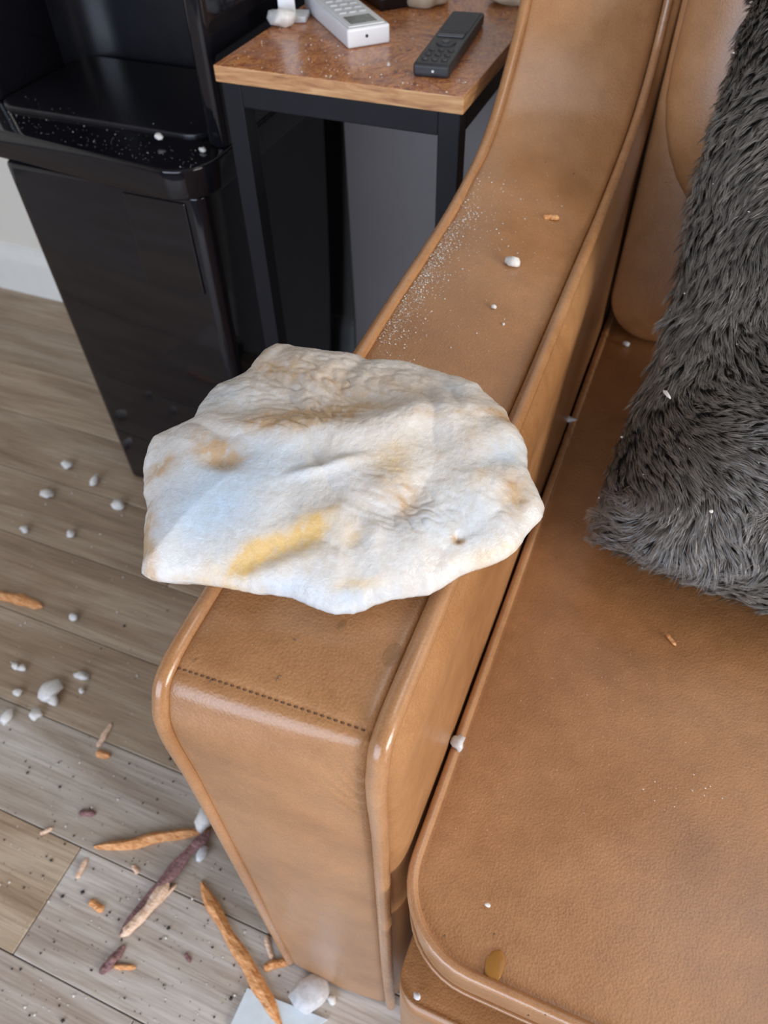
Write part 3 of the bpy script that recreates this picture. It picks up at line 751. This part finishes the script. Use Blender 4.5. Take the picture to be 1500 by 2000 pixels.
# ------------------------------------------------------------------ black water dispenser
dp = empty('water_dispenser', (-0.69, 0.95, 0)); tag(dp, 'glossy black water dispenser with a jutting tray ledge against the wall', 'water dispenser')
def rprism(name, x0, x1, y0, y1, z0, z1, r, mat, taper=0.0, rf=None, bev=0.004, n=8, skew=0.0):
    """box with rounded vertical front corners and a softened top and bottom edge"""
    rings = []
    for k in range(5):
        a = k/4*math.pi/2; rings.append((bev*(1-math.sin(a)), z0+bev*(1-math.cos(a))))
    H_ = z1-z0
    rings = [(bev*(1-math.sin(k/4*math.pi/2)), z0+bev*(1-math.cos(k/4*math.pi/2))) for k in range(5)] + [(bev*(1-math.cos(k/4*math.pi/2)), z1-bev*(1-math.sin(k/4*math.pi/2))) for k in range(5)]
    V = []; F = []
    for ins, z in rings:
        tp = taper*(1-(z-z0)/H_); xa, xb, ya, yb_ = x0+ins+tp, x1-ins-tp, y0+ins+tp*0.3, y1-ins
        pts = []
        for cx, cy, a0, rr_ in ((xa+r, ya+r, 180, r), (xb-r, ya+r, 270, r), (xb-0.006, yb_-0.006, 0, 0.006), (xa+0.006, yb_-0.006, 90, 0.006)):
            for k in range(n+1):
                a = math.radians(a0+90*k/n); pts.append((cx+rr_*math.cos(a), cy+rr_*math.sin(a)))
        m = len(pts)
        for x, yy in pts: V.append((x, yy+(skew*max(0, x1-0.05-x) if yy < y0+r+0.02 else 0), z))
    for i in range(len(rings)-1):
        for k in range(m): F.append((i*m+k, i*m+(k+1) % m, (i+1)*m+(k+1) % m, (i+1)*m+k))
    F.append(tuple((len(rings)-1)*m+k for k in range(m))); F.append(tuple(range(m-1, -1, -1)))
    return mesh(name, V, F, mat, None, True)
def flat_auto(o, ang=0.6):
    me = o.data
    me.set_sharp_from_angle(angle=ang); return o
LZ = 0.612
dk = [flat_auto(rprism('lower_body', -0.842, -0.540, 0.731, 1.15, 0.0, 0.574, 0.018, BLACKGLOSS, 0.010)),
      flat_auto(rprism('ledge', -0.905, -0.528, 0.713, 1.15, 0.574, LZ, 0.052, BLACKGLOSS, skew=0.10)),
      flat_auto(rprism('drip_tray', -0.886, -0.566, 0.795, 0.99, LZ-0.003, LZ+0.006, 0.03, BLACKSATIN, 0, None, 0.002)),
      flat_auto(rprism('side_upright', -0.557, -0.530, 0.785, 1.15, LZ-0.001, 1.15, 0.010, BLACKGLOSS)),
      flat_auto(rprism('side_upright', -0.925, -0.893, 0.815, 1.15, LZ-0.001, 1.15, 0.010, BLACKGLOSS))]
# niche back: curved sheet, rounded at the left corner
NX0, NX1, NY = -0.895, -0.556, 1.005
pts = [(NX0, 0.84)]+[(NX0+0.07-0.07*math.cos(a), NY-0.07+0.07*math.sin(a)) for a in np.linspace(0, math.pi/2, 10)]+[(NX1-0.03+0.03*math.sin(a), NY-0.03+0.03*math.cos(a)) for a in np.linspace(0, math.pi/2, 8)]+[(NX1, 0.86)]
G = np.array([[(x, yy, z) for x, yy in pts] for z in (LZ-0.001, 1.14)])
dk.append(gridmesh('niche_back', G, BLACKSATIN, None, True))
dk.append(flat_auto(rprism('top_housing', -0.925, -0.530, 0.76, 1.15, 1.12, 1.22, 0.03, BLACKGLOSS)))
dk.append(box('nozzle', -0.74, -0.70, 0.86, 0.92, 1.07, 1.125, BLACKSATIN, None, 0.006, 3))
dk.append(box('toe_kick', -0.815, -0.56, 0.745, 1.13, 0.0, 0.012, BLACKSATIN, None, 0.001))
dk.append(box('handle_recess', -0.655, -0.565, 0.7285, 0.733, 0.44, 0.565, BLACKGLOSS, None, 0.0015, 2))
reparent(dp, dk)

# ------------------------------------------------------------------ chips (hail-like white bits), one object each
def chip(pt, r, sd, label, mat=None, name='chip', sq=(1, 0.85, 0.75), rot=0.0, cat='chip', rough=0.5):
    o = lump(name, pt, r, sd, mat or CHIP, sq, 2, rough, rot); tag(o, label, cat); return o
fl_ = lambda px, py: P(px, py, 0.0004)
chip(fl_(102, 1352), 0.0135, 1, 'largest white chip of the floor cluster left of the sofa arm', CHIPDULL, sq=(1, 1.25, .6), rot=-.5)
chip(fl_(106, 1372), 0.0085, 2, 'white chip touching the lower right of the largest floor chip', CHIPDULL)
chip(fl_(72, 1399), 0.0095, 3, 'bluish white chip just below the largest floor chip', CHIPDULL)
chip(fl_(17, 1402), 0.0105, 4, 'cream chip on the floor at the left photo edge below the cluster', CHIPDULL, sq=(.8, 1.2, .6))
chip(fl_(38, 1355), 0.0070, 5, 'small white chip left of the largest floor chip', CHIPDULL)
chip(fl_(32, 1303), 0.0065, 6, 'left one of two touching white chips above the cluster', CHIPDULL)
chip(fl_(45, 1307), 0.0065, 7, 'right one of two touching white chips above the cluster', CHIPDULL)
chip(fl_(160, 1322), 0.0090, 8, 'greyish chip on the floor upper right of the largest chip', CHIPDULL, sq=(1.3, .8, .5))
chip(fl_(162, 1350), 0.0050, 9, 'tiny pale chip just under the greyish chip', CHIPDULL)
chip(fl_(93, 968), 0.0105, 10, 'white chip on the floor left of the dispenser foot', CHIPDULL, sq=(1.2, .9, .6))
chip(fl_(232, 992), 0.0120, 11, 'beige white chip on the floor nearest the rock left tip', CHIPDULL)
chip(fl_(187, 942), 0.0105, 12, 'upright pale chip on the floor below the dispenser left edge', CHIPDULL, sq=(.8, 1.2, .7))
chip(fl_(133, 912), 0.0105, 13, 'pale tan chip farthest back on the floor beside the dispenser', CHIPDULL)
chip(fl_(50, 1037), 0.0080, 14, 'small round pale chip low on the floor near the left edge', CHIPDULL)
chip(fl_(140, 1046), 0.0080, 15, 'small round pale chip halfway between the left edge and the rock', CHIPDULL)
chip(fl_(145, 1208), 0.0075, 16, 'dull chip on the floor right of the orange splinter at the left edge', CHIPDULL)
chip(fl_(403, 1600), 0.0140, 17, 'cream chip half hidden behind the sofa arm foot seam', CHIPDULL, sq=(.8, 1.3, .7), rot=.3)
chip(fl_(395, 1668), 0.0085, 18, 'clear white chip under the dark splinter beside the sofa', CHIP, sq=(.7, 1.2, .7))
chip(fl_(606, 1940), 0.0195, 19, 'big round bluish white chip on the floor in front of the sofa arm', CHIP, sq=(1.05, 1.0, .55))
chip(fl_(648, 1953), 0.0055, 20, 'tiny pinkish white chip right beside the big round chip', CHIPDULL)
chip(on_arm(1000, 518), 0.0060, 21, 'white chip standing alone in the middle of the arm top', CHIPDULL, rough=.4)
chip(on_arm(964, 602), 0.0022, 22, 'tiny bright white chip on the arm below the larger white one', CHIPDULL)
chip(on_arm(983, 635), 0.0013, 23, 'speck-sized white chip just below the tiny bright chip on the arm', CHIPDULL)
chip(on_seat(893, 1455), 0.0060, 24, 'translucent chip wedged in the seam between arm and seat', CHIP, sq=(.9, 1.2, .8))
chip(on_seat(951, 1769), 0.0019, 25, 'bright white speck chip near the seat cushion front corner', CHIPDULL)
chip(P(815, 1946, 0.3505), 0.0028, 26, 'small clear chip on the sofa base rail below the cushion', CHIP)
chip(on_seat(1105, 822), 0.0075, 27, 'shaded translucent chip lying deep on the seat beside the arm', CHIP, sq=(1.4, .6, .4), rot=.3)
chip(on_seat(1222, 625+50), 0.004, 28, 'small chip on the seat in the dark corner behind the pillow', CHIP)
chip(P(311, 272, LZ+.0065), 0.0052, 29, 'bright white chip on the dispenser ledge', CHIPDULL)
chip(P(397, 297, LZ), 0.0045, 30, 'dull grey chip on the dispenser ledge near its rounded corner', CHIPDULL)
chip(P(551, 53, TZ), 0.0120, 31, 'white pointed chip at the back left corner of the table top', CHIPDULL, sq=(1.3, 1, .85))
chip(P(759, 129, TZ), 0.0022, 32, 'white speck chip on the table top between the two remotes', CHIPDULL)
chip(P(1302, 772, 0.645), 0.0032, 33, 'sliver of pale pink peel caught in the pillow fur', CHIPDULL, 'peel', (.5, 1.6, .35), .6, 'peel')
chip(P(1388, 1000, 0.59)+np.array([0.0, 0, 0]), 0.0015, 34, 'tiny white crumb resting in the fur of the pillow centre', CHIPDULL, 'crumb', cat='crumb')

# ------------------------------------------------------------------ wood splinters
def splinter(name, pts, wid, thick, mat, label, seed=0, n=26, cat='splinter', z0=0.0005, zend=0.0):
    """ragged lath of wood: pts = list of (px,py) along it; wid in m"""
    C = np.array([P(a, b, z0) if len(q_) == 2 else P(a, b, q_[2]) for q_ in pts for a, b in [q_[:2]]])
    c = catmull(C, max(2, n//(len(C)-1))); m = len(c); V = []; F = []; off = seed*11.3
    for i, p in enumerate(c):
        f = i/(m-1); tdir = c[min(i+1, m-1)]-c[max(i-1, 0)]; tdir[2] = 0; tdir /= np.linalg.norm(tdir); sd_ = np.array([-tdir[1], tdir[0], 0])
        env = min(1, f/0.16)**0.7*min(1, (1-f)/0.2)**0.7*(0.82+0.3*noise.noise(Vector((off, f*3, 5))))
        w1 = wid/2*env*(1+0.45*noise.noise(Vector((off, f*6, 0))))+0.0004; w2 = wid/2*env*(1+0.45*noise.noise(Vector((off, f*6, 9))))+0.0004
        h = thick*(0.25+0.75*env)*(1+0.3*noise.noise(Vector((off, f*5, 4))))
        cross = [(-w1, 0), (-w1*0.95, h*0.55), (-w1*0.45, h*(0.85+.3*noise.noise(Vector((f*14, off, 1))))), (w2*0.1, h*(1.0+.3*noise.noise(Vector((f*12, off, 2))))), (w2*0.6, h*0.8), (w2, h*0.4), (w2*0.97, 0)]
        for a, b in cross: V.append(p+sd_*a+np.array([0, 0, b]))
    q = 7
    for i in range(m-1):
        for k in range(q): F.append((i*q+k, (i+1)*q+k, (i+1)*q+(k+1) % q, i*q+(k+1) % q))
    F.append(tuple(range(q))); F.append(tuple((m-1)*q+k for k in range(q-1, -1, -1)))
    return tag(mesh(name, V, F, mat), label, cat)
splinter('wood_splinter', [(393, 1722), (430, 1800), (480, 1880), (522, 1955), (556, 2015)], 0.0165, 0.009, SPL_O, 'longest orange wood splinter lying in front of the sofa arm', 1, 44)
splinter('wood_splinter', [(184, 1655), (250, 1650), (320, 1634), (410, 1624)], 0.0125, 0.008, SPL_O, 'orange splinter pointing left from the foot of the sofa arm', 2, 36)
splinter('wood_splinter', [(412, 1624, .012), (370, 1664, .008), (330, 1712, .004), (285, 1765, .001), (234, 1828, .001)], 0.0165, 0.007, SPL_D, 'dark mauve splinter with pale torn end beside the orange one', 3, 44)
splinter('pale_splinter', [(330, 1722, .006), (300, 1762, .005), (262, 1806, .003), (235, 1829, .001)], 0.015, 0.006, SPL_P, 'pale torn wood strip on the lower end of the dark mauve splinter', 4, 30)
splinter('white_splinter', [(345, 1728, .001), (320, 1752, .001), (296, 1778, .001)], 0.006, 0.003, SPL_P, 'thin whitish sliver along the right side of the mauve splinter', 5, 16)
splinter('wood_splinter', [(-8, 1162), (30, 1170), (84, 1186)], 0.020, 0.008, SPL_O, 'orange splinter cut by the left edge of the photo', 6, 24)
splinter('wood_splinter', [(150, 1716), (158, 1700), (170, 1676)], 0.007, 0.004, SPL_P, 'short thin splinter left below the orange splinter', 7, 10)
splinter('wood_splinter', [(176, 1758), (188, 1770), (202, 1780)], 0.009, 0.005, SPL_O, 'stubby orange chip of wood left of the mauve splinter', 8, 10)
splinter('wood_splinter', [(195, 1902), (220, 1878), (245, 1846)], 0.011, 0.006, SPL_D, 'small mauve splinter crossed by an orange one near the bottom', 9, 14)
splinter('wood_splinter', [(222, 1888), (240, 1889), (266, 1890)], 0.006, 0.004, SPL_O, 'small orange splinter lying against the short mauve one', 10, 10)
splinter('wood_splinter', [(514, 1892), (535, 1884), (566, 1880)], 0.011, 0.006, SPL_O, 'short orange splinter touching the right side of the longest one', 11, 14)
splinter('wood_splinter', [(520, 1826), (524, 1850), (532, 1874)], 0.006, 0.004, SPL_P, 'thin upright splinter above the short orange one by the sofa', 12, 12)
splinter('wood_splinter', [(188, 1470), (200, 1474), (216, 1478)], 0.011, 0.005, SPL_O, 'small orange splinter on the floor left of the arm front', 13, 10)
splinter('wood_splinter', [(190, 1460), (202, 1440), (218, 1412)], 0.008, 0.003, SPL_P, 'faded sliver just above the small orange splinter on the floor', 14, 12)
splinter('wood_splinter', [(78, 1628), (90, 1624), (104, 1617)], 0.007, 0.004, SPL_P, 'tan sliver on the floor left of the orange splinter tip', 15, 8)
splinter('wood_splinter', [(154, 1588), (168, 1588), (188, 1590)], 0.009, 0.004, SPL_D, 'small dark brown sliver on the pale plank', 16, 10)
splinter('wood_splinter', [(258, 1690), (266, 1700), (270, 1706)], 0.006, 0.003, SPL_P, 'tiny pale sliver just below the orange splinter middle', 17, 8)
splinter('wood_splinter', [(362, 1862), (367, 1870), (372, 1880)], 0.006, 0.003, SPL_D, 'tiny brown sliver left of the longest orange splinter', 18, 8)
pa = on_arm(1062, 426)[2]; splinter('wood_splinter', [(1060, 426), (1075, 425), (1092, 428)], 0.0062, 0.003, SPL_O, 'small orange wood chip on the upper arm top', 19, 10, z0=pa)
pa = on_seat(1310, 1250)[2]; splinter('wood_splinter', [(1302, 1238), (1310, 1249), (1320, 1261)], 0.0026, 0.0016, SPL_O, 'tiny orange sliver on the seat in front of the pillow', 20, 10, z0=pa)

# white board piece at the bottom
cnr = [P(484, 1931, 0), P(450, 2006, 0), P(560, 2052, 0), P(640, 1992, 0)]
V = [(*c[:2], 0.0006) for c in cnr]+[(*c[:2], 0.0042) for c in cnr]
bp_ = mesh('board_piece', V, [(0, 1, 2, 3)[::-1], (4, 5, 6, 7), (0, 1, 5, 4), (1, 2, 6, 5), (2, 3, 7, 6), (3, 0, 4, 7)], m_simple('bluish_white_board', (0.66, 0.74, 0.80), 0.55, var=0.05, vscale=90, bump=0.2))
tag(bp_, 'thin pale blue board piece under the longest orange splinter', 'board')

# water drops on the leather
for px, py, r_, fn, lb in ((765, 1278, 0.0062, on_arm, 'flat water drop on the arm front near the right piping'), (668, 1222, 0.003, on_arm, 'small water drop at the lower edge of the rock')):
    c = fn(px, py); bm = bmesh.new(); bmesh.ops.create_uvsphere(bm, u_segments=24, v_segments=12, radius=1)
    for v_ in bm.verts:
        v_.co = Vector((v_.co.x*r_*0.8, v_.co.y*r_*1.25, max(v_.co.z, -0.1)*r_*0.20))
    o = bmo('water_drop', bm, WATER, None, True); o.location = (c[0], c[1], c[2]+0.0002); tag(o, lb, 'water drop')
c = on_seat(968, 1886); bm = bmesh.new(); bmesh.ops.create_uvsphere(bm, u_segments=28, v_segments=10, radius=1)
for v_ in bm.verts:
    k = 1+0.25*noise.noise(v_.co*1.6); v_.co = Vector((v_.co.x*0.0062*k, v_.co.y*0.0085*k, max(v_.co.z, -0.1)*0.0007))
t = NT('amber_water'); t.set(Roughness=0.08, IOR=1.33, Alpha=0.55)
t.l(t.ramp(t.noise(t.coord(), 60), [(0, (0.42, 0.19, 0.04)), (1, (0.55, 0.28, 0.07))]), t.b.inputs['Base Color'])
o = bmo('amber_drop', bm, t.m, None, True); o.location = tuple(c); tag(o, 'flat amber wet patch near the front of the seat cushion', 'water drop')

# ------------------------------------------------------------------ fine grit: uncountable, one object per place
def grit(name, pts, rads, mat, label, seed=1):
    rs_ = np.random.RandomState(seed); V = []; F = []
    for p, r_ in zip(pts, rads):
        a = rs_.uniform(0, 6.28); b = len(V)
        for k in range(4):
            V.append((p[0]+math.cos(a+k*1.571)*r_*rs_.uniform(.7, 1.3), p[1]+math.sin(a+k*1.571)*r_*rs_.uniform(.7, 1.3), p[2]+r_*0.45))
        V.append((p[0], p[1], p[2]+r_*1.25)); V.append((p[0], p[1], p[2]-r_*0.1))
        for k in range(4):
            F.append((b+k, b+(k+1) % 4, b+4)); F.append((b+(k+1) % 4, b+k, b+5))
    o = mesh(name, V, F, mat); tag(o, label, 'grit', None, 'stuff'); return o
rs = np.random.RandomState(11)
pts = []; rads = []
# dense drift along the outer seam of the arm
for _ in range(1500):
    s_ = rs.rand()**1.0; yc = 0.43+0.22*s_; off = abs(rs.normal())*0.010+rs.rand()*0.002
    if yc > .56 and rs.rand() < (yc-.56)*7: continue
    x = XO+0.0035+off; pts.append((x, yc+rs.normal()*.006, arm_z(x, yc))); rads.append(rs.choice([.0003, .00042, .0006, .0009], p=[.4, .35, .18, .07]))
for _ in range(420):
    x = XO+0.004+abs(rs.normal())*0.038; yc = 0.38+0.30*rs.rand()
    if x < XI-0.004: pts.append((x, yc, arm_z(x, yc))); rads.append(rs.choice([.00028, .00048, .0008], p=[.6, .3, .1]))
for _ in range(260):
    x = rs.uniform(XO+.005, XI-.004); yc = rs.uniform(.5, .85); pts.append((x, yc, arm_z(x, yc))); rads.append(rs.choice([.0002, .00035], p=[.8, .2]))
for _ in range(45):
    x = rs.uniform(XO+.005, XI-.004); yc = rs.uniform(.16, .27); pts.append((x, yc, arm_z(x, yc))); rads.append(.00018)
grit('white_grit', pts, rads, CHIPDULL, 'drift of fine white grit along the outer seam of the arm top', 2)
pts = []; rads = []
def blob(cx, cy, sx, sy, n_, fn, rlist):
    for _ in range(n_):
        pts.append(fn(rs.normal(cx, sx), rs.normal(cy, sy))); rads.append(rs.choice(rlist))
blob(1180, 1330, 70, 45, 110, on_seat, [.00015, .0002, .0003]); blob(1090, 1370, 50, 50, 50, on_seat, [.00015, .00025]); blob(1330, 1550, 40, 22, 26, on_seat, [.00018, .0003, .0006]); blob(1200, 1450, 160, 130, 110, on_seat, [.00013, .0002, .0003])
pts = [p for p in pts if p[0] > SX0+.012 and p[1] < .44]; rads = rads[:len(pts)]
grit('white_grit', pts, rads, CHIPDULL, 'sparse white grit scattered on the seat cushion', 3)
pts = []; rads = []
for _ in range(170):
    x = rs.uniform(-.86, -.545); yy = .724+.10*max(0, -.578-x)+abs(rs.normal())*.035; pts.append((x, yy, LZ+(.006 if yy > .797 and -.884 < x < -.57 else 0))); rads.append(rs.choice([.0003, .00045, .0008], p=[.7, .25, .05]))
grit('white_grit', pts, rads, CHIPDULL, 'fine pale grit sprinkled over the dispenser ledge', 4)
pts = [(rs.uniform(TX0+.005, TX1-.005), TY0+.004+abs(rs.normal())*.12, TZ) for _ in range(330)]; rads = [rs.choice([.0004, .0007, .0011], p=[.6, .3, .1]) for _ in pts]
pts = [p for p in pts if p[1] < 1.1]; grit('white_grit', pts, rads, CHIPDULL, 'white grit scattered over the wooden table top', 5)
pts = []; rads = []
for _ in range(520):
    px, py = rs.uniform(0, 640), rs.uniform(1180, 2000)
    if py < 1450 and rs.rand() < .6: continue
    pts.append(P(px, py, 0)); rads.append(rs.choice([.0006, .0009, .0015, .0026], p=[.5, .3, .15, .05]))
for a, b, r_ in ((106, 1854, .005), (310, 1913, .005), (312, 2000, .003), (198, 1158, .004), (290, 1165, .005), (365, 1735, .004), (272, 1220, .003), (317, 1530, .004), (64, 1528, .004)): pts.append(P(a, b, 0)); rads.append(r_)
pts = [p for p in pts if not (p[0] > XO-.01 and p[1] > .12)]; rads = rads[:len(pts)]
grit('dark_grit', pts, rads, DARKBIT, 'dark grit specks scattered over the floor planks', 6)
pts = []; rads = []
for _ in range(420):
    px, py = rs.uniform(0, 640), rs.uniform(900, 2000); pts.append(P(px, py, 0)); rads.append(rs.choice([.0006, .001, .0018], p=[.55, .33, .12]))
pts = [p for p in pts if not (p[0] > XO-.01 and p[1] > .12) and not (p[0] > -.85 and p[1] > .72)]; rads = rads[:len(pts)]
grit('pale_grit', pts, rads, CHIPDULL, 'pale crumbs scattered over the floor planks', 7)
pts = []; rads = []
for a, b in ((868, 1828), (965, 1826), (1032, 1984), (1065, 1982), (575, 1250), (541, 1328), (412, 1330), (380, 1290), (1032, 272), (1065, 318), (1120, 340), (545, 1322)):
    pts.append((on_arm if a < 700 or b < 500 else on_seat)(a, b)); rads.append(.0009)
grit('brown_grit', pts, rads, BROWNBIT, 'small brown specks on the sofa leather', 8)
k_ = rs.randint(0, NB, 4000); k_ = [i for i in k_ if S[i] > 0][:46]
pts = [root[i]+nr[i]*0.009 for i in k_]; rads = [rs.choice([.0005, .0008, .0013], p=[.5, .35, .15]) for _ in pts]
grit('white_grit', pts, rads, CHIPDULL, 'tiny white sparkling grains caught in the pillow fur', 9)
